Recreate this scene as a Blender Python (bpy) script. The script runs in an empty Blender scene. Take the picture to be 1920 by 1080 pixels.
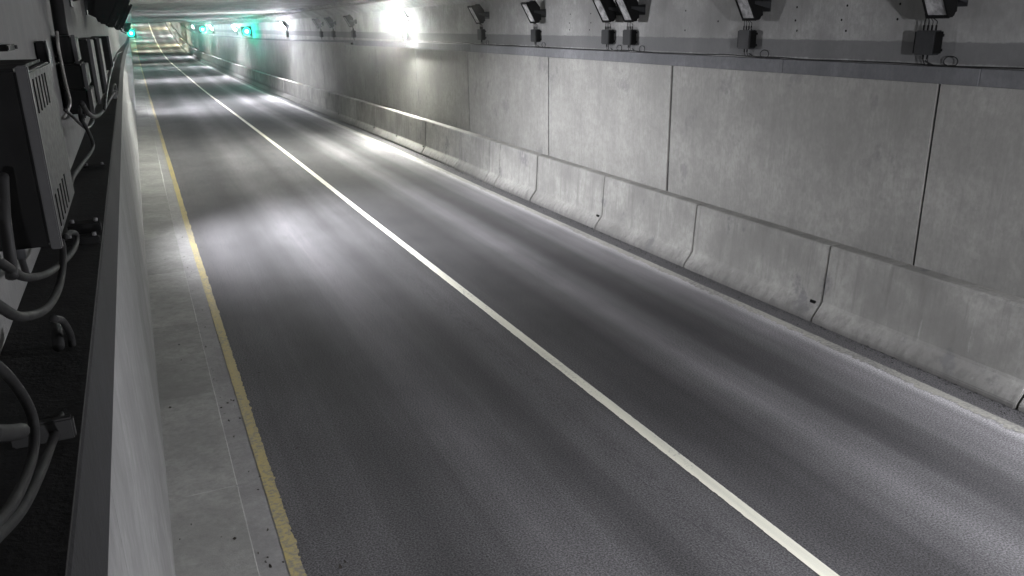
import bpy, bmesh, math, random
from mathutils import Vector, Matrix

random.seed(913)
R = math.radians
scene = bpy.context.scene
COL = scene.collection

# ------------------------------------------------------------------ camera
CAM_H = 4.029
ya, pi_, ro = 0.42364, 0.319175, -0.016837
cam_d = bpy.data.cameras.new('camera')
cam = bpy.data.objects.new('camera', cam_d)
COL.objects.link(cam)
fh = Vector((math.sin(ya), math.cos(ya), 0))
r0 = Vector((math.cos(ya), -math.sin(ya), 0))
zz = Vector((0, 0, 1))
fw = fh * math.cos(pi_) - zz * math.sin(pi_)
u0 = fh * math.sin(pi_) + zz * math.cos(pi_)
rt = r0 * math.cos(ro) + u0 * math.sin(ro)
up = -r0 * math.sin(ro) + u0 * math.cos(ro)
mw = Matrix.Identity(4)
for i in range(3):
    mw[i][0], mw[i][1], mw[i][2] = rt[i], up[i], -fw[i]
mw[2][3] = CAM_H
cam.matrix_world = mw
cam_d.sensor_width = 36
cam_d.lens = 1511.2 / 1920 * 36
cam_d.clip_start = 0.05
cam_d.clip_end = 2000
scene.camera = cam

# ------------------------------------------------------------------ world, exposure
world = bpy.data.worlds.new('World')
scene.world = world
world.use_nodes = True
wn = world.node_tree
sky = wn.nodes.new('ShaderNodeTexSky')
sky.sky_type = 'NISHITA'
sky.sun_disc = False
sky.sun_elevation = R(-6)
sky.sun_rotation = R(90)
wn.links.new(sky.outputs[0], wn.nodes['Background'].inputs[0])
wn.nodes['Background'].inputs[1].default_value = 0.05
scene.view_settings.view_transform = 'Standard'
scene.view_settings.look = 'None'
scene.view_settings.gamma = 1
scene.view_settings.use_curve_mapping = False
scene.view_settings.exposure = 0.15
scene.render.engine = 'CYCLES'
scene.cycles.use_denoising = True
scene.cycles.max_bounces = 8
scene.cycles.diffuse_bounces = 5
scene.cycles.glossy_bounces = 3
scene.cycles.sample_clamp_indirect = 25
scene.cycles.use_light_tree = True

# lamps: lit ones as (side, y, watts, colour, aim lateral x, aim y shift)
COOL, WHITE, WARM, SODIUM = (.94, .94, 1), (1, 1, .93), (1, .95, .76), (1, .90, .62)
LIT = [
    ('L', 17.0, 4700, COOL, 4.9, -1.2), ('L', 47.0, 3200, COOL, 4.4, 0), ('L', 77.0, 3200, COOL, 4.4, 0),
    ('L', 113.0, 2600, WHITE, 4.6, 0), ('L', 151.0, 7000, WARM, 4.6, 0), ('L', 177.0, 7000, WHITE, 4.6, 0),
    ('L', 197.0, 7000, WHITE, 4.6, 0), ('L', 214.0, 7000, WHITE, 4.6, 0),
    ('R', 27.9, 60, WHITE, 4.4, -1.0), ('R', 52.0, 250, COOL, 4.0, 0), ('R', 78.0, 500, COOL, 4.0, 0),
    ('R', 101.6, 700, COOL, 4.0, 0), ('R', 132.0, 5000, COOL, 4.0, 0), ('R', 165.0, 7500, SODIUM, 4.0, 0),
    ('R', 188.0, 7000, WHITE, 4.0, 0), ('R', 206.0, 8000, SODIUM, 4.0, 0),
    ('R', 0.4, 2300, COOL, 5.0, 1.0), ('L', -11.0, 12000, COOL, 7.0, 5.0),
]
GLARE = {('R', 27.9): 4600.0, ('R', 52.0): 4600.0, ('R', 78.0): 3400.0, ('R', 101.6): 3000.0}
GLARE_HAZE = .0016  # density of the added air volume that imitates lens glare
SPOT_HALF = 70

# ------------------------------------------------------------------ alignment of the tunnel
def sdx(y):
    return .0052 * max(0.0, y - 18)
def sdz(y):
    t = min(1, max(0, (y - 20) / 50))
    return -.3 * t * t * (3 - 2 * t) + .0005 * max(0.0, y - 115) ** 2
def P(x, y, z):
    return Vector((x + sdx(y), y, z + sdz(y)))

def ray(px, py):
    u, v = (px - 960) / 1511.2, (py - 540) / 1511.2
    return fw + rt * u - up * v
def on_x(px, py, X):
    d = ray(px, py); k = X / d.x
    return Vector((X, d.y * k, CAM_H + d.z * k))
def on_z(px, py, Z):
    d = ray(px, py); k = (Z - CAM_H) / d.z
    return Vector((d.x * k, d.y * k, Z))

# ------------------------------------------------------------------ materials
class NT:
    def __init__(self, name):
        self.m = bpy.data.materials.new(name)
        self.m.use_nodes = True
        self.t = self.m.node_tree
        self.b = self.t.nodes['Principled BSDF']
        self.geo = self.t.nodes.new('ShaderNodeNewGeometry')
        self.pos = self.geo.outputs['Position']
    def n(self, typ, **kw):
        nd = self.t.nodes.new(typ)
        for k, v in kw.items():
            setattr(nd, k, v)
        return nd
    def put(self, sock, val):
        if isinstance(val, bpy.types.NodeSocket):
            self.t.links.new(val, sock)
        else:
            sock.default_value = val
    def scaled(self, sx, sy, sz, src=None):
        mp = self.n('ShaderNodeMapping')
        self.put(mp.inputs['Vector'], src or self.pos)
        mp.inputs['Scale'].default_value = (sx, sy, sz)
        return mp.outputs[0]
    def noise(self, vec, scale=1.0, detail=4, rough=.55):
        nd = self.n('ShaderNodeTexNoise')
        self.put(nd.inputs['Vector'], vec)
        nd.inputs['Scale'].default_value = scale
        nd.inputs['Detail'].default_value = detail
        nd.inputs['Roughness'].default_value = rough
        return nd.outputs['Fac']
    def math(self, op, a, b=0.0, c=None, clamp=False):
        nd = self.n('ShaderNodeMath', operation=op, use_clamp=clamp)
        self.put(nd.inputs[0], a); self.put(nd.inputs[1], b)
        if c is not None: self.put(nd.inputs[2], c)
        return nd.outputs[0]
    def rng(self, v, a, b, c=0.0, d=1.0, smooth=True):
        nd = self.n('ShaderNodeMapRange', interpolation_type='SMOOTHSTEP' if smooth else 'LINEAR')
        self.put(nd.inputs[0], v)
        for i, x in enumerate((a, b, c, d)): nd.inputs[i + 1].default_value = x
        return nd.outputs[0]
    def mix(self, f, a, b, mode='MIX'):
        nd = self.n('ShaderNodeMix', data_type='RGBA', blend_type=mode)
        self.put(nd.inputs[0], f)
        for s, v in ((nd.inputs[6], a), (nd.inputs[7], b)):
            if isinstance(v, bpy.types.NodeSocket): self.t.links.new(v, s)
            else: s.default_value = (*v, 1) if len(v) == 3 else v
        return nd.outputs[2]
    def xyz(self, src=None):
        nd = self.n('ShaderNodeSeparateXYZ'); self.put(nd.inputs[0], src or self.pos)
        return nd.outputs
    def bump(self, h, strength=.3, dist=.01, prev=None):
        nd = self.n('ShaderNodeBump')
        nd.inputs['Strength'].default_value = strength
        nd.inputs['Distance'].default_value = dist
        self.put(nd.inputs['Height'], h)
        if prev is not None: self.put(nd.inputs['Normal'], prev)
        return nd.outputs[0]
    def done(self, col, rough=.8, normal=None, metal=0.0, spec=.3):
        self.put(self.b.inputs['Base Color'], col if isinstance(col, bpy.types.NodeSocket) else (*col, 1))
        self.put(self.b.inputs['Roughness'], rough)
        self.b.inputs['Metallic'].default_value = metal
        self.b.inputs['Specular IOR Level'].default_value = spec
        if normal is not None: self.put(self.b.inputs['Normal'], normal)
        return self.m

def g(v, r=1.0, gg=1.0, b=1.0):
    return (v * r, v * gg, v * b)

def concrete(name, v, tint=(1, 1, .96), streak=.35, blotch=.3, pit=.25, rnd=.12, stain=None, foot=None, horiz=False, spots=0.0):
    k = NT(name)
    base = g(v, *tint)
    # soft cloudy blotches
    bl = k.noise(k.scaled(1, 1, 1), .9, 6, .6)
    c = k.mix(k.rng(bl, .3, .72), g(v * (1 - blotch), *tint), g(v * (1 + blotch * .7), *tint))
    # rain and dirt streaks, long in the vertical direction (or along the road)
    sv = k.scaled(6, .35, 6) if horiz else k.scaled(5, 5, .28)
    s1 = k.noise(sv, 1.6, 7, .68)
    c = k.mix(k.rng(s1, .47, .74, 0, streak), c, g(v * .42, *tint))
    c = k.mix(k.rng(s1, .44, .22, 0, streak * .6), c, g(v * 1.45, *tint))
    # pores and fine speckle
    p = k.noise(k.scaled(1, 1, 1), 70, 3, .7)
    c = k.mix(k.rng(p, .60, .78, 0, pit), c, g(v * .35))
    m = k.noise(k.scaled(1, 1, 1), 7, 5, .7)
    c = k.mix(k.rng(m, .36, .66, 0, .5), c, g(v * .70, *tint))
    m2 = k.noise(k.scaled(1, 1, .45), 24, 4, .65)
    c = k.mix(k.rng(m2, .40, .70, 0, .35), c, g(v * .62, *tint))
    oi = k.n('ShaderNodeObjectInfo')
    c = k.mix(1.0, c, k.mix(oi.outputs['Random'], g(1 - rnd), g(1 + rnd)), 'MULTIPLY')
    o = k.xyz()
    if spots:      # odd soot smudges and pale lime runs
        q = k.noise(k.scaled(1, 1, .8), 1.9, 3, .5)
        q2 = k.noise(k.scaled(1, 1, 1), 14, 5, .7)
        e = k.math('ADD', q, k.math('MULTIPLY', k.math('SUBTRACT', q2, .5), .25))
        c = k.mix(k.rng(e, .62, .72, 0, spots), c, g(v * .45, 1, 1, 1.02))
        ru = k.noise(k.scaled(7, 7, .5), 1.1, 4, .6)
        c = k.mix(k.math('MULTIPLY', k.rng(ru, .60, .78, 0, spots * .7), k.rng(q2, .35, .6)), c, g(v * 1.5, 1, 1, .97))
    if stain:      # (z0, z1, darkness): a dirty band that runs along the wall
        z0, z1, d = stain
        e = k.math('ADD', o[2], k.math('MULTIPLY', k.math('SUBTRACT', m, .5), .06))
        f = k.math('MULTIPLY', k.rng(e, z0 - .01, z0 + .02), k.rng(e, z1 + .012, z1 - .012))
        c = k.mix(k.math('MULTIPLY', f, d), c, g(v * .38, .98, 1, 1.02))
    if foot:       # splash dirt near the ground
        e = k.math('ADD', o[2], k.math('MULTIPLY', k.math('SUBTRACT', s1, .5), .5))
        c = k.mix(k.rng(e, foot, -.02, 0, .9), c, g(v * .36, 1, .98, .94))
    h = k.math('ADD', k.math('MULTIPLY', p, .35), k.math('MULTIPLY', m, .8))
    nrm = k.bump(h, .35, .012)
    return k.done(c, .86, nrm, spec=.25)

M = {}
M['wall'] = concrete('wall_concrete', .355, (1, .99, .93), .26, .18, .5, .08, spots=.38)
M['upper'] = concrete('upper_wall_concrete', .33, (1, 1, .97), .3, .35, .3, .05, stain=(3.47, 3.72, .75))
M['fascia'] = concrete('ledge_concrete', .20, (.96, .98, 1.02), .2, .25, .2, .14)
M['ceil'] = concrete('ceiling_concrete', .34, (1, 1, .96), .15, .3, .2, .0)
M['barrier'] = concrete('barrier_concrete', .40, (1, .99, .93), .6, .34, .45, .12, foot=.26, spots=.75)
M['slab'] = concrete('kerb_concrete', .36, (1, 1, .95), .4, .25, .3, .12)
M['gutter'] = concrete('gutter_concrete', .37, (1, .99, .97), .2, .2, .3, .0, horiz=True)
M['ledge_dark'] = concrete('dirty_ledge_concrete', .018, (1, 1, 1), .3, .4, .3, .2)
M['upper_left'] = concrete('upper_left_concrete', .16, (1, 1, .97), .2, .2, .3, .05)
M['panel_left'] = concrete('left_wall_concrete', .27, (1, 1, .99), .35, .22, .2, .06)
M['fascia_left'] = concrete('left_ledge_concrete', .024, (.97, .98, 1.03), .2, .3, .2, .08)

def asphalt():
    k = NT('asphalt')
    uv = k.n('ShaderNodeUVMap'); uv.uv_map = 'road'
    o = k.xyz(uv.outputs[0])
    wob = k.noise(k.scaled(.25, .05, 1, uv.outputs[0]), 1.0, 3)
    x = k.math('ADD', o[0], k.math('MULTIPLY', k.math('SUBTRACT', wob, .5), .55))
    ramp = k.n('ShaderNodeValToRGB'); cr = ramp.color_ramp; cr.interpolation = 'EASE'
    stops = [(0, .10), (.66, .098), (1.05, .094), (1.7, .068), (2.05, .082), (2.45, .118), (2.85, .096), (3.3, .068),
             (3.62, .090), (3.95, .086), (4.3, .066), (4.75, .052), (5.2, .052), (5.48, .082), (5.8, .132), (6.1, .102), (6.42, .056),
             (6.75, .070), (7.05, .130), (7.42, .19), (7.62, .40), (7.76, .48), (7.772, .11), (8.2, .09)]
    stops.append((9.0, .10))
    for p, v in stops:
        e = cr.elements[0] if p == 0 else cr.elements[-1] if p == 9.0 else cr.elements.new(p / 9.0)
        e.color = (v * 1.12, v * 1.10, v * 1.13, 1)
    # the sharp outer edge of the dust must not wobble: blend to straight x near it
    xs = k.mix(k.rng(o[0], 7.2, 7.5), x, o[0])
    k.put(ramp.inputs[0], k.math('DIVIDE', xs, 9.0))
    c = ramp.outputs[0]
    # long drag streaks along the lanes
    st = k.noise(k.scaled(9, .10, 1, uv.outputs[0]), 1.0, 6, .65)
    c = k.mix(1.0, c, k.mix(k.rng(st, .25, .75), g(.90), g(1.12)), 'MULTIPLY')
    cl = k.noise(k.scaled(1, .5, 1, uv.outputs[0]), .8, 5, .6)
    c = k.mix(1.0, c, k.mix(k.rng(cl, .3, .7), g(.86), g(1.14)), 'MULTIPLY')
    # aggregate
    ag = k.noise(k.pos, 60, 3, .75)
    c = k.mix(1.0, c, k.mix(k.rng(ag, .3, .72), g(.50), g(2.0)), 'MULTIPLY')
    vo = k.n('ShaderNodeTexVoronoi'); k.put(vo.inputs['Vector'], k.pos); vo.inputs['Scale'].default_value = 38
    spk = k.noise(k.pos, 23, 2, .5)
    c = k.mix(k.math('MULTIPLY', k.rng(vo.outputs['Distance'], .16, .05), k.rng(spk, .66, .74)), c, g(.30))
    # ravelled seam left of the lane line
    sm = k.math('MULTIPLY', k.rng(o[0], 3.60, 3.72), k.rng(o[0], 3.92, 3.82))
    rv = k.noise(k.scaled(22, 8, 1, uv.outputs[0]), 1, 3, .6)
    sm = k.math('MULTIPLY', sm, k.rng(rv, .45, .65))
    c = k.mix(k.math('MULTIPLY', sm, .22), c, g(.030))
    h = k.math('ADD', k.math('MULTIPLY', ag, 1.0), k.math('MULTIPLY', sm, -.4))
    nrm = k.bump(h, .8, .012)
    return k.done(c, k.rng(st, .3, .7, .82, .95), nrm, spec=.18)
M['asphalt'] = asphalt()

def paint(name, col, worn, under, thr=(.56, .70)):
    k = NT(name)
    a = k.noise(k.pos, 26, 5, .7)
    b = k.noise(k.scaled(1, .3, 1), 2.2, 4, .6)
    w = k.rng(k.math('ADD', k.math('MULTIPLY', a, .6), k.math('MULTIPLY', b, .4)), thr[0], thr[1], 0, worn)
    c = k.mix(w, col, under)
    d = k.noise(k.scaled(4, .2, 1), 1.3, 4)
    c = k.mix(k.rng(d, .4, .75, 0, .4), c, g(.30, 1, .98, .9))
    return k.done(c, .62, k.bump(a, .3, .006), spec=.35)
M['white_paint'] = paint('white_road_paint', (.84, .83, .70), .6, g(.22), (.56, .66))
M['yellow_paint'] = paint('yellow_road_paint', (.52, .43, .18), .85, g(.24, 1, .97, .90), (.46, .60))

def plain(name, col, rough=.5, metal=0.0, spec=.4, var=.25, scale=18):
    k = NT(name)
    n = k.noise(k.pos, scale, 4, .6)
    c = k.mix(k.rng(n, .3, .7), tuple(v * (1 - var) for v in col), tuple(v * (1 + var) for v in col))
    return k.done(c, k.rng(n, .3, .7, rough - .08, rough + .1), None, metal, spec)
M['black'] = plain('black_metal', g(.007), .7, spec=.12)
M['grey_metal'] = plain('dull_grey_metal', g(.035, 1, 1, 1.03), .6)
M['dark_grey'] = plain('dark_grey_metal', g(.028, .97, 1, 1.06), .6, spec=.3)
M['box_left'] = plain('grey_painted_steel', g(.014, .98, 1, 1.06), .7, var=.18, scale=60)
M['lens_off'] = plain('floodlight_glass', g(.36), .12, spec=.6, var=.45, scale=9)
M['reflector'] = plain('bright_reflector', g(.75), .2, .9)
M['rubber'] = plain('black_rubber', g(.013), .6)
M['cable_grey'] = plain('grey_cable_sheath', g(.013), .75, spec=.25)
M['conduit'] = plain('pale_conduit', g(.22, 1, .98, .9), .55)
M['steel'] = plain('galvanised_steel', g(.12), .6, .3)
M['crumb'] = plain('road_grit', g(.07), .9, var=.5, scale=40)
M['leaf'] = plain('dead_leaf', (.035, .028, .022), .8, var=.5)
M['joint'] = plain('joint_filler', g(.010), .95, spec=.05)

def emis(name, col, st):
    k = NT(name)
    k.put(k.b.inputs['Base Color'], (*col, 1))
    k.put(k.b.inputs['Emission Color'], (*col, 1))
    k.b.inputs['Emission Strength'].default_value = st
    return k.m
LENS = {}
M['green_lens'] = emis('green_signal_lens', (.0, 1.0, .58), 2.2)
M['green_bulb'] = emis('green_signal_bulb', (.45, 1.0, .80), 4.0)

# ------------------------------------------------------------------ object helpers
def link(name, me, mat, parent=None):
    o = bpy.data.objects.new(name, me)
    COL.objects.link(o)
    if mat is not None and not me.materials:
        me.materials.append(mat)
    if parent is not None:
        o.parent = parent
    return o
def thing(name, label, cat, loc=(0, 0, 0), group=None):
    o = bpy.data.objects.new(name, None)
    COL.objects.link(o)
    o.empty_display_size = .2
    o.location = loc
    o['label'] = label; o['category'] = cat
    if group: o['group'] = group
    return o
def tag(o, label, cat, group=None):
    o['label'] = label; o['category'] = cat
    if group: o['group'] = group
    return o
def struct(o):
    o['kind'] = 'structure'; return o
def stuff(o):
    o['kind'] = 'stuff'; return o
def mesh(name, v, f, uv=None, smooth=False, uvname='road'):
    me = bpy.data.meshes.new(name)
    me.from_pydata([tuple(p) for p in v], [], f)
    if uv is not None:
        l = me.uv_layers.new(name=uvname)
        for lp in me.loops: l.data[lp.index].uv = uv[lp.vertex_index]
    bm = bmesh.new(); bm.from_mesh(me)
    bmesh.ops.recalc_face_normals(bm, faces=bm.faces)
    bm.to_mesh(me); bm.free()
    if smooth:
        for p in me.polygons: p.use_smooth = True
    return me
def ysamp(y0, y1, step=2.5):
    n = 1 if y1 <= 20 else max(1, math.ceil((y1 - y0) / step))
    return [y0 + (y1 - y0) * i / n for i in range(n + 1)]
def sweep(name, prof, y0, y1, base=(0, 0, 0), closed=True, step=2.5, jitter=None):
    ys = ysamp(y0, y1, step); n = len(prof); v = []; f = []; uv = []
    B = Vector(base)
    for y in ys:
        for (x, z) in prof:
            v.append(P(x, y, z) - B); uv.append((x, y))
    for i in range(len(ys) - 1):
        for j in range(n if closed else n - 1):
            a, b = i * n + j, i * n + (j + 1) % n
            f.append((a, b, b + n, a + n))
    if closed:
        f.append(tuple(range(n))); f.append(tuple(range((len(ys) - 1) * n, len(ys) * n)))
    me = mesh(name, v, f, uv) if closed else None
    if not closed:
        me = bpy.data.meshes.new(name); me.from_pydata([tuple(p) for p in v], [], f)
        l = me.uv_layers.new(name='road')
        for lp in me.loops: l.data[lp.index].uv = uv[lp.vertex_index]
    return me
def rect(x0, x1, z0, z1):
    return [(x0, z0), (x1, z0), (x1, z1), (x0, z1)]
def bevel(me, w, seg=1):
    bm = bmesh.new(); bm.from_mesh(me)
    es = [e for e in bm.edges if len(e.link_faces) == 2 and e.calc_face_angle(0) > .5]
    bmesh.ops.bevel(bm, geom=es, offset=w, segments=seg, affect='EDGES')
    bm.to_mesh(me); bm.free(); return me
def box_me(name, x0, x1, y0, y1, z0, z1, bev=0):
    v = [(x, y, z) for x in (x0, x1) for y in (y0, y1) for z in (z0, z1)]
    f = [(0, 1, 3, 2), (4, 6, 7, 5), (0, 4, 5, 1), (2, 3, 7, 6), (0, 2, 6, 4), (1, 5, 7, 3)]
    me = mesh(name, v, f)
    return bevel(me, bev, 2) if bev else me
def joined(name, mes):
    bm = bmesh.new()
    for m in mes: bm.from_mesh(m)
    me = bpy.data.meshes.new(name); bm.to_mesh(me); bm.free(); return me
def catmull(pts, sub=8):
    pts = [Vector(p) for p in pts]; q = [pts[0] * 2 - pts[1]] + pts + [pts[-1] * 2 - pts[-2]]; out = []
    for i in range(1, len(q) - 2):
        a, b, c, d = q[i - 1], q[i], q[i + 1], q[i + 2]
        for s in range(sub):
            t = s / sub
            out.append(.5 * ((2 * b) + (c - a) * t + (2 * a - 5 * b + 4 * c - d) * t * t + (3 * b - a - 3 * c + d) * t ** 3))
    out.append(pts[-1]); return out
def tube(name, pts, r, sub=8, n=8, straight=False):
    c = [Vector(p) for p in pts] if straight else catmull(pts, sub)
    v = []; f = []; nrm = None
    for i, p in enumerate(c):
        t = (c[min(i + 1, len(c) - 1)] - c[max(i - 1, 0)]).normalized()
        if nrm is None:
            nrm = t.orthogonal().normalized()
        else:
            nrm = (nrm - t * nrm.dot(t)).normalized()
        b = t.cross(nrm)
        for j in range(n):
            a = 2 * math.pi * j / n
            v.append(p + (nrm * math.cos(a) + b * math.sin(a)) * r)
    for i in range(len(c) - 1):
        for j in range(n):
            f.append((i * n + j, i * n + (j + 1) % n, (i + 1) * n + (j + 1) % n, (i + 1) * n + j))
    f.append(tuple(range(n))); f.append(tuple(range((len(c) - 1) * n, len(c) * n)))
    return mesh(name, v, f, smooth=True)
def cyl(name, a, b, r, n=12):
    return tube(name, [a, b], r, n=n, straight=True)

# ------------------------------------------------------------------ road, gutter, markings
YB, YE = -26.0, 300.0
struct(link('road', sweep('road', [(.42, 0), (4.3, 0.0), (8.95, 0)], YB, YE, closed=False), M['asphalt']))
pav = bpy.data.objects.new('pavement', None); COL.objects.link(pav); struct(pav)
ends = [-26, -17, -9, -3.2, 2.1, 5.2, 6.9, 9.1, 11.6, 14.4, 15.9, 21.6, 27.5, 33, 39, 45, 51, 58, 66, 75, 85, 100, 130, 170, 230, 300]
for i in range(len(ends) - 1):
    a, b = ends[i] + .004, ends[i + 1] - .004
    dzp = random.uniform(-.002, .003)
    h = .055 + dzp + (-.012 if ends[i] >= 21.5 else 0)
    me = sweep('slab', [(-.30, -.1), (.335, -.1), (.335, h - .008), (.327, h), (-.30, h + .006)], a, b)
    link('slab', me, M['slab'], pav)
struct(link('gutter', sweep('gutter', [(.30, .003), (.335, .004), (.60, .006), (.62, -.02), (.30, -.02)], YB, YE), M['gutter']))

def stripe(name, x0, x1, z, jag0, jag1, mat):
    ys = []; y = YB
    while y < YE:
        ys.append(y)
        y += .018 if 3 < y < 12 else (.05 if 12 <= y < 24 else 1.5)
    v = []; uv = []; f = []
    a0 = a1 = 0
    for y in ys:
        if random.random() < .5: a0 = random.uniform(-.6, .5)
        if random.random() < .5: a1 = random.gauss(0, .45) + (random.random() < .06)
        w = .12 * math.sin(y * 1.1)
        for x in (x0 + jag0 * (a0 + w * .4), x1 + jag1 * (a1 + w * .4)):
            v.append(P(x, y, z)); uv.append((x, y))
    for i in range(len(ys) - 1):
        f.append((2 * i, 2 * i + 1, 2 * i + 3, 2 * i + 2))
    me = bpy.data.meshes.new(name); me.from_pydata([tuple(p) for p in v], [], f)
    o = link(name, me, mat); struct(o); return o
stripe('yellow_edge_line', .553, .66, .0115, .005, .010, M['yellow_paint'])
M['edge_paint'] = paint('worn_edge_paint', (.52, .51, .46), .85, g(.20), (.42, .62))
stripe('worn_edge_line', 7.63, 7.765, .005, .06, .006, M['edge_paint'])
stripe('white_lane_line', 4.195, 4.325, .005, .008, .002, M['white_paint'])

# ------------------------------------------------------------------ walls
right = thing('tunnel_wall', 'long pale concrete panel wall behind the row of concrete barriers, with a dark ledge along it', 'wall', (8.8, 0, 0))
left = thing('tunnel_wall', 'near concrete wall beside the yellow line with cables lying on its ledge', 'wall', (-.25, 0, 0))
RB, LB = (8.8, 0, 0), (-.25, 0, 0)
rj = [-26, -18.2, -13.1, -8.1, -3.1, 1.9, 6.93, 12.38, 17.25, 22.4, 27.3, 32.4, 37.7]
while rj[-1] < 128: rj.append(rj[-1] + 5.05)
rj += [160, 200, 250, 300]
FZ0, FZ1 = 3.245, 3.44
def ftop(y): return FZ0 if y < 35.5 else 3.35
for i in range(len(rj) - 1):
    a, b = rj[i], rj[i + 1]
    px = random.uniform(-.006, .004)
    top = (FZ0 if a < 33 else 3.345) - .003
    link('wall_panel', bevel(sweep('wall_panel', [(8.80 + px, -.1), (9.1, -.1), (9.1, top), (8.80 + px, top)], a + (.019 if a < 12 or a > 60 else .026), b - (.019 if b < 15 or b > 62 else .026), RB), .006), M['wall'], right)
link('joint_filler', sweep('joint_filler', rect(8.835, 9.0, -.1, 3.24), YB, YE, RB), M['joint'], right)
fj = [-26, -16, -9, -3.5, 2.2, 6.35, 9.5, 14.6, 17.2, 21.9, 26.6, 31, 35.6, 41, 46.5, 52, 58, 64, 70, 77, 85, 95, 110, 140, 200, 300]
for i in range(len(fj) - 1):
    a, b = fj[i], fj[i + 1]
    z0 = FZ0 if b <= 35.7 else 3.35
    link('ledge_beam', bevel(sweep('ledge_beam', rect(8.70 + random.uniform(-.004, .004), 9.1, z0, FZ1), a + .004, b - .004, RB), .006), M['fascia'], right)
link('upper_wall', sweep('upper_wall', [(8.785, FZ1 + .003), (9.2, FZ1 + .003), (9.2, 5.4), (8.785, 5.4)], YB, 17.3, RB), M['upper'], right)
link('upper_wall', sweep('upper_wall', [(8.81, FZ1 + .003), (9.2, FZ1 + .003), (9.2, 5.4), (8.25, 5.4), (8.25, 4.93), (8.40, 4.80), (8.81, 4.545)], 17.3, YE, RB), M['upper'], right)
# form-tie holes in the cast upper wall
hv = []
for y in [4.9, 5.9, 7.6, 8.5, 9.4, 11.2, 12.0, 15.3, 16.2]:
    for z in (3.84, 3.98, 4.16):
        if random.random() < .8:
            yy = y + random.uniform(-.05, .05)
            hv.append(cyl('h', (8.7845, yy, z), (8.7835, yy, z), .016, 8))
link('tie_hole', joined('tie_hole', hv), M['joint'], right).location = Vector((0, 0, 0)) - Vector(RB)

lj = [-26, -17.5, -12.5, -7.5, -2.5, 2.55, 7.55, 12.6, 17.6, 22.6, 27.6, 32.7, 37.7, 42.7, 48, 53, 58, 64, 70, 80, 95, 120, 160, 220, 300]
for i in range(len(lj) - 1):
    px = random.uniform(-.002, .002)
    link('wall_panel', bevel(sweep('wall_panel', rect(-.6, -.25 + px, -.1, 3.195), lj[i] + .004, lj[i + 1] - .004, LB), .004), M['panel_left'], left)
lf = [-26, -14, -5, 6.65, 10.9, 15, 19.5, 24, 30, 36, 44, 52, 62, 75, 95, 130, 180, 300]
for i in range(len(lf) - 1):
    a, b = lf[i] + .004, lf[i + 1] - .004
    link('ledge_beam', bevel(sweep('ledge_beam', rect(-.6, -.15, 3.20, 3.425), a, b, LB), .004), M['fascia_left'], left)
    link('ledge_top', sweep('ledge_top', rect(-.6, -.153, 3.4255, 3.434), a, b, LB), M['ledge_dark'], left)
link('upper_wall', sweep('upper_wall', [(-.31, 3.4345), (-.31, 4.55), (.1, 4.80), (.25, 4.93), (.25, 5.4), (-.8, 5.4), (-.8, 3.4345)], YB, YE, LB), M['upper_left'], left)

# ceiling: precast units side by side, each with a shallow recess between its ribs
ys = YB; cv = []
ce = bpy.data.objects.new('ceiling', None); COL.objects.link(ce); struct(ce)
k = 0
y = YB
while y < 240:
    w = 1.22
    pr = []
    cv.append(sweep('c', rect(.2, 8.3, 5.0, 5.35), y + .01, y + w * .42, step=5))
    cv.append(sweep('c', rect(.2, 8.3, 5.12, 5.35), y + w * .42 + .002, y + w - .01, step=5))
    y += w
o = link('ceiling_rib', joined('ceiling_rib', cv), M['ceil'], ce); stuff(o)
link('ceiling_slab', sweep('ceiling_slab', rect(-.8, 9.2, 5.352, 5.8), YB, YE), M['ceil'], ce)
# pipe under the haunch on the right
tag(link('conduit_pipe', tube('conduit_pipe', [P(8.16, yy, 4.80) for yy in range(18, 240, 6)], .035, sub=1), M['conduit']),
    'long pale pipe running under the ceiling corner above the lit floodlights', 'pipe')

# ------------------------------------------------------------------ concrete barriers
BP = [(8.075, 0.0), (8.08, .06), (8.225, .25), (8.238, .285), (8.282, 1.055), (8.297, 1.07), (8.51, 1.07), (8.58, .3), (8.70, .1), (8.70, 0)]
bj = [-1.2, 1.85, 4.86, 7.83, 10.77, 13.78, 16.8, 18.95, 19.62, 21.9, 24.95]
while bj[-1] < 60: bj.append(bj[-1] + 3.07)
first = {
    1: 'concrete barrier segment nearest the camera, its foot at the right edge of the picture',
    2: 'large concrete barrier segment at the right, second one from the camera',
    3: 'concrete barrier segment with the larger dark notch at its near joint',
    4: 'stained concrete barrier segment between the two that have a dark notch',
    5: 'pale streaky concrete barrier segment with the smaller dark notch',
    6: 'pale concrete barrier segment just before the very short segment',
    7: 'short concrete barrier piece right before the narrowest piece of the row',
    8: 'narrowest concrete barrier piece in the row, brightest and about one step wide',
    9: 'shortened concrete barrier segment just beyond the narrowest piece',
}
order = ['first', 'second', 'third', 'fourth', 'fifth', 'sixth', 'seventh', 'eighth', 'ninth', 'tenth', 'eleventh', 'twelfth']
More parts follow.
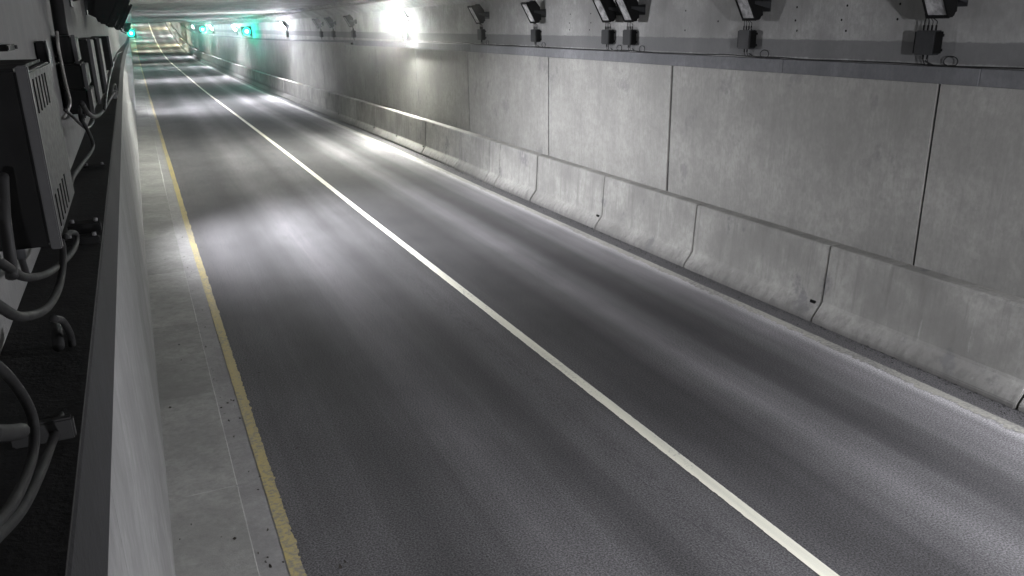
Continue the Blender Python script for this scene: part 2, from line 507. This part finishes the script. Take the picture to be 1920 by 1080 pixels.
for i in range(len(bj) - 1):
    a, b = bj[i], bj[i + 1]
    base = P(8.4, (a + b) / 2, 0)
    off = random.uniform(-.012, .008)
    prof = [(x + off if x < 8.5 else x, z) for x, z in BP]
    me = bevel(sweep('concrete_barrier', prof, a + .013, b - .013, base, step=1.6), .010, 2)
    if i == 0: lab = 'concrete barrier segment beside the camera, just outside the right of the picture'
    elif i in first: lab = first[i]
    else: lab = 'concrete barrier segment, %s one beyond the shortened segment towards the far end' % order[min(i - 10, 11)]
    o = link('concrete_barrier', me, M['barrier']); o.location = base
    tag(o, lab, 'barrier', 'concrete barriers in front of the right wall')
    if i in (3, 5, 10, 11, 12, 14):
        # dark lifting slot low on the face by the near joint
        yy = a + .13
        x = 8.226 + off + sdx(yy); z = .235 + sdz(yy)
        s = box_me('lifting_slot', -.022, .05, -.05, .05, -.026, .026, .006)
        so = link('lifting_slot', s, M['joint'], o); so.location = Vector((x, yy, z)) - base
base = P(8.4, bj[-1], 0)
o = link('concrete_barrier', sweep('concrete_barrier', BP, bj[-1] + .012, YE, base), M['barrier']); o.location = base
tag(o, 'far run of concrete barrier bending away to the tunnel end without visible joints', 'barrier', 'concrete barriers in front of the right wall')
link('barrier_packing', sweep('barrier_packing', rect(8.2, 8.68, -.05, .03), -1, 62), M['joint'], right).location = -Vector(RB)

# ------------------------------------------------------------------ floodlights and ballast boxes
def flood_parts(s):
    """mesh data of one floodlight; d is out of the wall, y along it (towards +y is far), z up"""
    D = {}
    w = .15
    # lens plane from bottom (d=.24,z=-.21) to top (d=.49,z=.23)
    B0, B1 = (.24, -.21), (.49, .23)
    nx, nz = .869, -.494       # out of the glass
    def slab(d0, z0, d1, z1, t0, t1, y0, y1):
        v = []
        for (d, z) in ((d0, z0), (d1, z1)):
            for t in (t0, t1):
                for y in (y0, y1):
                    v.append((s * (d + nx * t), y, z + nz * t))
        f = [(0, 1, 3, 2), (4, 6, 7, 5), (0, 4, 5, 1), (2, 3, 7, 6), (0, 2, 6, 4), (1, 5, 7, 3)]
        return mesh('p', v, f)
    def lerp(a): return (B0[0] + (B1[0] - B0[0]) * a, B0[1] + (B1[1] - B0[1]) * a)
    a, b = lerp(.07), lerp(.93)
    D['lens'] = slab(*a, *b, -.012, -.004, -w + .022, w - .022)
    fr = [slab(*lerp(0), *lerp(.07), -.03, .012, -w, w), slab(*lerp(.93), *lerp(1), -.03, .012, -w, w),
          slab(*lerp(.0705), *lerp(.9295), -.03, .012, -w, -w + .022), slab(*lerp(.0705), *lerp(.9295), -.03, .012, w - .022, w)]
    D['frame'] = joined('frame', fr)
    # housing: wedge body behind the glass
    pr = [(B0[0] - .02, B0[1] + .004), (B1[0] - .035, B1[1] + .0), (B1[0] - .17, B1[1] + .03), (.17, .10), (.13, -.12), (.155, -.20)]
    v = [(s * d, y, z) for y in (-w + .005, w - .005) for d, z in pr]
    n = len(pr)
    f = [(i, (i + 1) % n, n + (i + 1) % n, n + i) for i in range(n)] + [tuple(range(n)), tuple(range(n, 2 * n))]
    D['housing'] = bevel(mesh('housing', v, f), .012, 2)
    fins = []
    for i in range(7):
        y = -w + .03 + i * (2 * w - .06) / 6
        pv = [(.16, -.17), (.175, .10), (.30, .255), (.26, .285), (.13, .13), (.10, -.14)]
        vv = [(s * d, yy, z) for yy in (y - .004, y + .004) for d, z in pv]
        ff = [(i2, (i2 + 1) % 6, 6 + (i2 + 1) % 6, 6 + i2) for i2 in range(6)] + [tuple(range(6)), tuple(range(6, 12))]
        fins.append(mesh('fin', vv, ff))
    D['cooling_fin'] = fins
    D['visor'] = slab(*lerp(-.03), *lerp(-.005), .0, .10, -w, w)  # added lip that blocks lamp light from the wall below
    # yoke bracket from housing sides to the wall
    br = []
    for y in (-w - .012, w + .004):
        pv = [(0.012, -.05), (.30, .02), (.30, .06), (0.012, .05)]
        vv = [(s * d, yy, z) for yy in (y, y + .008) for d, z in pv]
        br.append(mesh('b', vv, [(0, 1, 2, 3), (4, 5, 6, 7), (0, 1, 5, 4), (1, 2, 6, 5), (2, 3, 7, 6), (3, 0, 4, 7)]))
    x0, x1 = sorted((s * .001, s * .0115))
    br.append(box_me('b', x0, x1, -w - .02, w + .02, -.09, .09))
    D['bracket'] = joined('bracket', br)
    return D

def ballast_parts(s, ln=.27, dep=.15, ht=.28):
    D = {}
    x0, x1 = sorted((s * .02, s * dep))
    D['cover'] = box_me('cover', x0, x1, -ln / 2, ln / 2, -ht / 2, ht / 2, .012)
    fins = []
    for i in range(6):      # upright ribs on both ends of the casting
        d = .035 + i * (dep - .05) / 5.2
        for e in (-1, 1):
            xa, xb = sorted((s * (d - .005), s * (d + .005)))
            fins.append(box_me('f', xa, xb, e * ln / 2 - .004 if e > 0 else -ln / 2 - .018, e * ln / 2 + .018 if e > 0 else -ln / 2 + .004, -ht / 2 + .02, ht / 2 - .012))
    D['rib'] = fins
    D['gland'] = []
    for i in range(4):
        y = ln * (-.32 + .21 * i)
        D['gland'].append(cyl('gland', (s * dep * .55, y, ht / 2 - .003), (s * dep * .55, y, ht / 2 + .06), .011, 8))
    D['wire'] = []
    for i in range(4):
        y = ln * (-.32 + .21 * i)
        yt = -.04 + .02 * i
        D['wire'].append(tube('wire', [(s * dep * .55, y, ht / 2 + .055), (s * dep * .56, y - .004, ht / 2 + .10), (s * dep * .7, (y + yt) / 2, ht / 2 + .13), (s * .17, yt, ht / 2 + .19)], .006, 5, 6))
    for i in range(2):
        y = ln * (-.05 + .22 * i)
        D['gland'].append(cyl('gland', (s * dep * .5, y, -ht / 2 - .05), (s * dep * .5, y, -ht / 2 + .003), .011, 8))
        D['wire'].append(tube('wire', [(s * dep * .5, y, -ht / 2 - .045), (s * dep * .5, y - .02, -ht / 2 - .09), (s * dep * .45, y - .05, -ht / 2 - .115)], .006, 5, 6))
    D['bracket'] = [box_me('bracket', *sorted((s * .001, s * .022)), -ln / 2 - .012, ln / 2 + .012, z - .015, z + .015) for z in (-ht * .3, ht * .3)]
    return D
FM = {-1: flood_parts(-1), 1: flood_parts(1)}
BM = {-1: ballast_parts(-1), 1: ballast_parts(1)}
def put(name, me, mat, parent):
    """part that shares its mesh data between alike things"""
    if not me.materials: me.materials.append(mat)
    return link(name, me, None, parent)
LENSME = {}
def make_flood(side, y, label, lit=None, group=None, z=4.2, off=0.0, rz=0.0):
    s = -1 if side == 'R' else 1
    wx = (8.785 if y < 17.3 else 8.81) if side == 'R' else -.31
    t = thing('floodlight', label, 'floodlight', P(wx + s * off, y, z), group)
    t.rotation_euler.z = rz
    D = FM[s]
    put('housing', D['housing'], M['black'], t)
    put('frame', D['frame'], M['black'], t)
    put('bracket', D['bracket'], M['dark_grey'], t)
    if y < 60:
        for f in D['cooling_fin']: put('cooling_fin', f, M['black'], t)
    if lit is None:
        put('lens', D['lens'], M['lens_off'], t)
    else:
        st = GLARE.get((side, y), 150.0)
        key = (s, lit, st)
        if (lit, st) not in LENS: LENS[(lit, st)] = emis('lit_lens', lit, st)
        if key not in LENSME:
            LENSME[key] = D['lens'].copy(); LENSME[key].materials.clear(); LENSME[key].materials.append(LENS[(lit, st)])
        link('lens', LENSME[key], None, t)
        put('visor', D['visor'], M['black'], t)  # light-blocking lip, added to lit floods only
    return t
def make_ballast(side, y, label, group=None, z=3.71, D=None):
    s = -1 if side == 'R' else 1
    wx = (8.785 if y < 17.3 else 8.81) if side == 'R' else -.31
    t = thing('ballast_box', label, 'ballast box', P(wx, y, z), group)
    D = D or BM[s]
    put('cover', D['cover'], M['dark_grey'], t)
    if y < 60:
        for b in D['bracket']: put('bracket', b, M['black'], t)
        for b in D['rib']: put('rib', b, M['black'], t)
        for b in D['gland']: put('gland', b, M['black'], t)
        for b in D['wire']: put('wire', b, M['rubber'], t)
    return t

GF, GBX = 'floodlights along the tunnel walls', 'ballast boxes under the floodlights'
unlit = [
    (6.87, 'black unlit floodlight at the top right corner of the picture, nearest of its row', 'wide dark ballast box at the far right under the nearest unlit floodlight'),
    (10.11, 'single unlit floodlight with banded glass between the corner one and the close pair', 'dark ballast box with a cable loop, between the close pair and the far right one'),
    (13.45, 'right one of the two unlit floodlights mounted close together', 'right ballast box of the two mounted close together'),
    (14.25, 'left one of the two unlit floodlights mounted close together', 'left ballast box of the two mounted close together'),
    (17.55, 'unlit floodlight just beyond the wall step, left of the close pair', 'ballast box just beyond the wall step, left of the close pair'),
    (20.9, 'unlit floodlight nearest to the big glaring lamp on its right side', 'ballast box nearest to the big glaring lamp on its right side'),
    (35.3, 'right one of three small unlit floodlights between the two glaring white lamps', 'right one of three small ballast boxes between the glaring white lamps'),
    (39.2, 'middle one of three small unlit floodlights between the two glaring white lamps', 'middle one of three small ballast boxes between the glaring white lamps'),
    (42.0, 'left one of three small unlit floodlights between the two glaring white lamps', 'left one of three small ballast boxes between the glaring white lamps'),
]
for y, lf_, lb_ in unlit:
    make_flood('R', y, lf_, None, GF)
    make_ballast('R', y + .22, lb_, GBX)
LITLAB = {
    ('R', 27.9): 'largest glaring white floodlight lit at the top of the right wall',
    ('R', 52.0): 'second glaring white floodlight to the left of the three small unlit ones',
    ('R', 78.0): 'small bright white floodlight just left of the large green signal',
    ('R', 101.6): 'tiny bright white floodlight between the two green signals on the right wall',
    ('L', 17.0): 'lit floodlight on the near left wall that throws the pale pool on the left lane',
    ('R', 0.4): 'lit floodlight on the right wall level with the camera', ('L', -11.0): 'lit floodlight on the left wall behind the camera',
}
nfar = {'L': 0, 'R': 0}
for side, y, W, colr, ax, ay in LIT:
    s = -1 if side == 'R' else 1
    far = (side, y) not in LITLAB
    lab = LITLAB.get((side, y))
    if lab is None:
        nfar[side] += 1
        lab = ('%s far lit floodlight on the right wall beyond the tiny white lamp' if side == 'R' else '%s far lit floodlight on the left wall beyond the dark boxes') % order[nfar[side] - 1]
    t = make_flood(side, y, lab, colr, GF, rz=R(8) if side == 'R' and y > 20 else 0.0)
    if y > 0 and y < 110 and side == 'R':
        make_ballast(side, y + .25, 'ballast box under the ' + lab.split(' lit at')[0].split(' to the left of')[0].split(' just left')[0].split(' between')[0], GBX)
    ld = bpy.data.lights.new('floodlight_beam', 'SPOT')
    ld.energy = W; ld.color = colr; ld.spot_size = R(2 * (56 if side == 'L' and y > 0 else SPOT_HALF)); ld.spot_blend = 1.0; ld.shadow_soft_size = .14
    lo = bpy.data.objects.new('floodlight_beam', ld); COL.objects.link(lo)
    wx = (8.785 if y < 17.3 else 8.81) if side == 'R' else -.31
    src = P(wx + s * .41, y, 4.2 - .03)
    aim = P(ax, y + ay, 0)
    d = (aim - src).normalized()
    lo.parent = t; rq = t.rotation_euler.to_quaternion().inverted()
    lo.rotation_mode = 'QUATERNION'
    lo.rotation_quaternion = rq @ d.to_track_quat('-Z', 'Y')
    lo.location = rq @ (src - P(wx, y, 4.2))

# cable lying along the right ledge with a coil beside each ballast box
cp = []
y = 3.0
loops = [7.15, 10.33, 13.67, 14.47, 17.77, 21.1]
while y < 26:
    cp.append((8.76 + random.uniform(-.012, .006), y, 3.449 + abs(random.gauss(0, .012))))
    y += .45 + random.random() * .25
cab = link('power_cable', tube('power_cable', cp, .009, 6, 6), M['rubber'])
tag(cab, 'thin black cable along the ledge under the row of ballast boxes', 'cable')
for n_, yb in enumerate(loops):
    pts = []
    y0 = yb - .28
    for a in range(0, 15):
        t = a / 14 * 2 * math.pi * 1.15 - 1.2
        pts.append((8.765 - .02 * a / 14, y0 - .05 + .085 * math.sin(t) - a * .004, 3.505 + .055 * -math.cos(t)))
    pts = [(8.77, yb, 3.50), (8.77, yb - .12, 3.455)] + pts[3:] + [(8.755, y0 - .42, 3.452)]
    o = link('cable_coil', tube('cable_coil', pts, .0065, 4, 6), M['rubber'])
    nm = ['far right ballast box', 'single box right of the pair', 'right box of the close pair', 'left box of the close pair', 'box beyond the wall step', 'box nearest the glaring lamp'][n_]
    tag(o, 'small black cable coil on the ledge under the ' + nm, 'cable', 'cable coils on the right ledge')

# ------------------------------------------------------------------ green signals
def signal(side, y, z, label, x=None, sc=1.0):
    s = -1 if side == 'R' else 1
    wx = 8.81 if side == 'R' else -.31
    d = .42
    t = thing('traffic_signal', label, 'traffic signal', P(wx, y, z), 'green signals on the tunnel walls')
    r = .19 * sc
    c = Vector((s * d, 0, 0))
    link('housing', box_me('housing', c.x - r * 1.35, c.x + r * 1.35, .0, .22, -r * 1.35, r * 1.35, .02), M['black'], t)
    link('lens', cyl('lens', (c.x, -.012, 0), (c.x, .004, 0), r, 24), M['green_lens'], t)
    link('bulb', cyl('bulb', (c.x, -.03, 0), (c.x, -.0122, 0), r * .5, 20), M['green_bulb'], t)
    gl = bpy.data.lights.new('signal_glow', 'SPOT'); gl.energy = 480; gl.color = (.02, 1, .62)
    gl.spot_size = R(150); gl.spot_blend = 1; gl.shadow_soft_size = r * .8
    go = bpy.data.objects.new('signal_glow', gl); COL.objects.link(go); go.parent = t
    go.location = (c.x, -.20, 0); go.rotation_euler = (R(82), 0, R(180))
    # open visor hood over the top half
    v = []; f = []
    n = 16
    for i in range(n + 1):
        a = math.pi * (-.15 + 1.3 * i / n)
        for rr in (r * 1.06, r * 1.12):
            for yy in (-.16, .0):
                v.append((c.x + rr * math.cos(a), yy, rr * math.sin(a)))
    for i in range(n):
        b = i * 4; q = b + 4
        f += [(b, b + 1, q + 1, q), (b + 2, b + 3, q + 3, q + 2), (b, b + 2, q + 2, q), (b + 1, b + 3, q + 3, q + 1)]
    f += [(0, 1, 3, 2), (n * 4, n * 4 + 1, n * 4 + 3, n * 4 + 2)]
    link('visor', mesh('visor', v, f), M['black'], t)
    link('arm', cyl('arm', (s * .002, .11, 0), (c.x - s * r * 1.3, .11, 0), .03), M['dark_grey'], t)
    return t
signal('R', 69.0, 3.93, 'large glowing green signal on the right wall below the ceiling corner', sc=1.5)
signal('R', 113.0, 4.02, 'smaller far green signal on the right wall, left of the tiny white lamps', sc=1.7)
signal('L', 108.0, 3.75, 'green signal glowing at the left wall beside the far end of the road', sc=2.0)

# ------------------------------------------------------------------ left wall equipment beside the camera
XS = -.15          # street-side face of the boxes
def left_box(y0, y1, z0, z1, label, xf=XS, mat='box_left', vents=True):
    t = thing('ballast_box', label, 'ballast box', (-.31, (y0 + y1) / 2, z0), GBX)
    L = (y1 - y0) / 2; H = z1 - z0; dp = xf + .31
    link('cover', box_me('cover', .012, dp - .012, -L, L, 0, H, .006), M['black'], t)
    # front door plate with a raised lip, grooved top and bottom
    link('door', box_me('door', dp - .0118, dp, -L + .012, L - .004, .006, H - .006, .003), M[mat], t)
    link('hinge_strip', box_me('hinge_strip', dp - .014, dp + .003, -L - .004, -L + .0118, -.004, H + .004, .002), M['grey_metal'], t)
    if vents:
        for i in range(5):
            yy = -L + .07 + i * .055
            for (za, zb) in ((H - .075, H - .02), (.02, .075)):
                if yy < L - .03:
                    link('vent_slot', box_me('vent_slot', dp - .003, dp + .0012, yy - .006, yy + .006, za, zb), M['joint'], t)
    for i, yy in enumerate((-L * .5, L * .1, L * .6) if vents or z0 < 3.75 else ()):
        link('gland', cyl('gland', (dp * .5, yy, -.04), (dp * .5, yy, .002), .013, 10), M['dark_grey'], t)
    link('bracket', box_me('bracket', .001, .0118, -L * .8, L * .8, H * .2, H * .3), M['steel'], t)
    return t
left_box(1.50, 1.965, 3.685, 3.972, 'large dark box with vent slots filling the upper left corner, nearest the camera')
left_box(4.30, 4.62, 3.880, 4.000, 'topmost of three dark boxes stacked on the left wall', xf=-.215, vents=False, mat='black')
left_box(4.28, 4.70, 3.768, 3.876, 'middle one of three dark boxes stacked on the left wall', xf=-.192, vents=False, mat='black')
left_box(4.28, 4.70, 3.655, 3.764, 'lowest of three dark boxes stacked on the left wall', xf=-.186, vents=False, mat='black')
left_box(5.05, 5.60, 3.64, 3.975, 'tall grey box on the left wall right behind the three stacked boxes', xf=-.18, vents=False)
left_box(6.10, 6.70, 3.62, 3.97, 'grey box on the left wall tinted green by the signal beyond', xf=-.165, vents=False)
left_box(8.6, 9.1, 3.66, 3.96, 'farthest box that shows on the left wall, beside the clipped cables', vents=False, mat='grey_metal')
tag(link('conduit', tube('conduit', [(-.265, 4.36, 4.002), (-.265, 4.36, 4.06), (-.262, 4.37, 4.2), (-.26, 4.4, 4.5)], .028, 5, 12), M['black']),
    'thick dark conduit rising above the three stacked boxes', 'conduit')
t = thing('wall_bracket', 'short dark bracket on the pale wall at the upper left edge of the picture', 'bracket', (-.31, 2.62, 3.985))
link('plate', box_me('plate', .001, .03, -.11, .06, -.008, .008, .003), M['black'], t)
link('bolt', cyl('bolt', (.028, .03, 0), (.036, .03, 0), .005, 8), M['dark_grey'], t)
tag(link('cable_plug', tube('cable_plug', [(-.262, 1.6, 3.965), (-.26, 1.63, 3.99), (-.26, 1.70, 3.995), (-.262, 1.76, 3.968)], .012, 6, 10), M['black']),
    'dark cable plug on top of the large vented box', 'cable plug')
t = thing('junction_box', 'slim dark junction box on the left wall above the pale conduit', 'junction box', (-.31, 3.55, 3.943))
link('cover', box_me('cover', .002, .036, -.05, .05, -.048, .046, .005), M['black'], t)
link('lid', box_me('lid', .0365, .042, -.054, .054, -.052, .050, .003), M['dark_grey'], t)
tag(link('conduit', tube('conduit', [on_x(*p, -.235) for p in [(107, 60), (109, 85), (114, 112), (122, 150), (131, 188), (128, 205), (120, 220)]], .0055, 6), M['conduit']),
    'pale thin conduit dropping from the slim junction box behind the large vented box', 'conduit')
make_flood('L', 6.5, 'unlit floodlight on the left wall with its edge catching light, above the fourth box', None, GF, z=4.26)
make_flood('L', 9.0, 'unlit floodlight on the left wall half hidden above the farthest box', None, GF, z=4.24)

def cable(px, X, r, label, mat='cable_grey'):
    tag(link('cable', tube('cable', [on_x(*p, X) if not isinstance(p, Vector) else p for p in px], r, 8, 10), M[mat]), label, 'cable', 'cables hanging over the left ledge')
cable([(-30, 470), (20, 505), (50, 520), (90, 512), (125, 485), (141, 462), (143, 440), (132, 436), (122, 445)], -.20, .007, 'grey cable looping under the large vented box, upper of two loops')
cable([(-40, 545), (0, 575), (40, 594), (85, 580), (108, 545), (117, 505), (118, 470), (114, 450)], -.19, .0072, 'grey cable loop hanging lower than the one under the vented box')
cable([(100, 597), (118, 603), (133, 632), (138, 680), (133, 730), (118, 775), (100, 822), (74, 890), (40, 955), (-10, 1010), (-60, 1050)], -.185, .0068, 'grey cable arching down the ledge through the dark clamp')
cable([(-20, 675), (10, 700), (40, 738), (60, 780), (64, 830), (52, 885), (20, 950), (-30, 1010)], -.19, .0068, 'dark grey cable curving beside the clamped one at the lower left', 'cable_grey')
cable([(-20, 812), (15, 812), (40, 808)], -.19, .010, 'short thick cable end pointing into view at the lower left edge')
cable([(150, 200), (152, 222), (162, 240), (172, 262), (173, 280), (150, 312), (137, 330), (130, 350)], -.215, .008, 'cable dropping from the second box and passing behind the vented box')
cable([(153, 193), (165, 212), (180, 218), (195, 205), (210, 180), (224, 160)], -.17, .009, 'cable sagging from the second box towards the ledge edge')
cable([(168, 205), (175, 226), (164, 240), (150, 232), (135, 217), (122, 206)], -.225, .006, 'thin cable slung across the pale wall below the second box', 'rubber')
cable([(5, 330), (8, 400), (14, 450), (20, 490), (22, 520)], -.20, .0085, 'dark cable hanging straight down across the face of the vented box', 'rubber')
cable([(35, 470), (42, 490), (50, 515)], -.23, .006, 'short thin wire in front of the pale wall patch under the vented box', 'rubber')
cable([(196, 205), (204, 150), (213, 118), (222, 100), (232, 96)], -.16, .008, 'cable climbing to the clips at the far end of the ledge', 'rubber')

# clamps and small fittings on the ledge
def fitting(name, label, cat, c, sx, sy, sz, mat, bolts=True):
    t = thing(name, label, cat, c)
    link('strap', box_me('strap', -sx / 2, sx / 2, -sy / 2, sy / 2, 0, sz, .003), M[mat], t)
    if bolts:
        for e in (-1, 1):
            link('bolt', cyl('bolt', (e * sx * .36, 0, sz - .001), (e * sx * .36, 0, sz + .010), .006, 8), M['steel'], t)
    return t
p = on_z(108, 812, 3.445)
fitting('cable_clamp', 'dark cable clamp across the clamped grey cable on the ledge', 'cable clamp', (-.20, p.y, 3.4345), .085, .016, .035, 'rubber', False)
p = on_z(160, 428, 3.445)
t = fitting('cable_cleat', 'dark bolted cable cleat on the ledge beside the bottom of the vented box', 'cable cleat', (-.20, p.y, 3.4345), .09, .06, .03, 'black')
p = on_z(165, 450, 3.445)
fitting('cable_cleat', 'lower dark cable cleat on the ledge just below the bolted one', 'cable cleat', (-.20, p.y, 3.4345), .09, .03, .022, 'black')
p = on_z(180, 310, 3.44)
fitting('cable_cleat', 'flat dark cable cleat on the ledge above the bolted one', 'cable cleat', (-.215, p.y, 3.4345), .09, .05, .008, 'black')
p = on_x(107, 625, -.21)
tag(link('conduit_fitting', cyl('conduit_fitting', on_x(104, 606, -.215), on_x(110, 650, -.205), .011, 12), M['cable_grey']), 'short grey conduit fitting beside the top of the clamped cable', 'conduit fitting')
t = thing('cable_clip', 'bright steel clip at the far end of the dark ledge beside the road edge', 'cable clip', (-.17, 8.2, 3.4345))
link('strap', box_me('strap', -.02, .02, -.05, .05, 0, .07, .004), M['steel'], t)
link('hook', tube('hook', [(-.02, -.1, .03), (.0, -.08, .10), (.02, 0, .12), (.02, .1, .05)], .008), M['steel'], t)

# ------------------------------------------------------------------ debris
gm = []
for i in range(1800):
    y = 3.2 + 42 * random.random() ** 1.6
    x = 8.07 - abs(random.gauss(0, .07)) if random.random() < .8 else random.uniform(7.8, 8.08)
    r = random.uniform(.005, .016) * (1.8 if random.random() < .1 else 1)
    v = [(random.uniform(-1, 1) * r, random.uniform(-1, 1) * r * 1.4, 0) for _ in range(4)] + [(random.uniform(-.4, .4) * r, random.uniform(-.4, .4) * r, r * random.uniform(.5, 1.1))]
    c = P(x, y, .002)
    me = bpy.data.meshes.new('g'); me.from_pydata([tuple(Vector(q) + c) for q in v], [], [(0, 1, 4), (1, 2, 4), (2, 3, 4), (3, 0, 4)])
    gm.append(me)
o = stuff(link('road_grit', joined('road_grit', gm), M['crumb']))
o['label'] = 'strip of dark grit and crumbs along the foot of the barriers'; o['category'] = 'grit'
lm = []
for i in range(75):
    y = 5.2 + 14 * random.random() ** 1.7
    x = random.choice([random.uniform(.36, .62), random.uniform(.36, .62), random.uniform(.34, .40), random.uniform(-.2, .33), random.uniform(.7, 1.0)])
    z = .0625 if x < .33 else .008 if x < .6 else .003
    r = random.uniform(.012, .036); a = random.uniform(0, 6.28)
    v = []
    for q in range(5):
        th = a + q * 1.2566
        rr = r * random.uniform(.5, 1) * (1 if q % 2 else .55)
        v.append((x + rr * math.cos(th) * .7, y + rr * math.sin(th) * 1.3, z + random.uniform(.001, .009)))
    me = bpy.data.meshes.new('l'); me.from_pydata(v, [], [(0, 1, 2, 3, 4)]); lm.append(me)
o = stuff(link('leaf_litter', joined('leaf_litter', lm), M['leaf']))
o['label'] = 'scattered dead leaf scraps beside the yellow line'; o['category'] = 'leaf litter'

# ------------------------------------------------------------------ thin air volume added to imitate lens glare round the lamps
hz = box_me('glare_haze', -3.5, 14, YB - 2, YE + 2, -2.5, 26)
hm = bpy.data.materials.new('glare_haze'); hm.use_nodes = True
ht = hm.node_tree; ht.nodes.clear()
ho = ht.nodes.new('ShaderNodeOutputMaterial'); hv_ = ht.nodes.new('ShaderNodeVolumePrincipled')
hv_.inputs['Color'].default_value = (.9, .92, .95, 1)
hv_.inputs['Density'].default_value = GLARE_HAZE
hv_.inputs['Anisotropy'].default_value = .972
ht.links.new(hv_.outputs[0], ho.inputs['Volume'])
stuff(link('glare_haze', hz, hm))
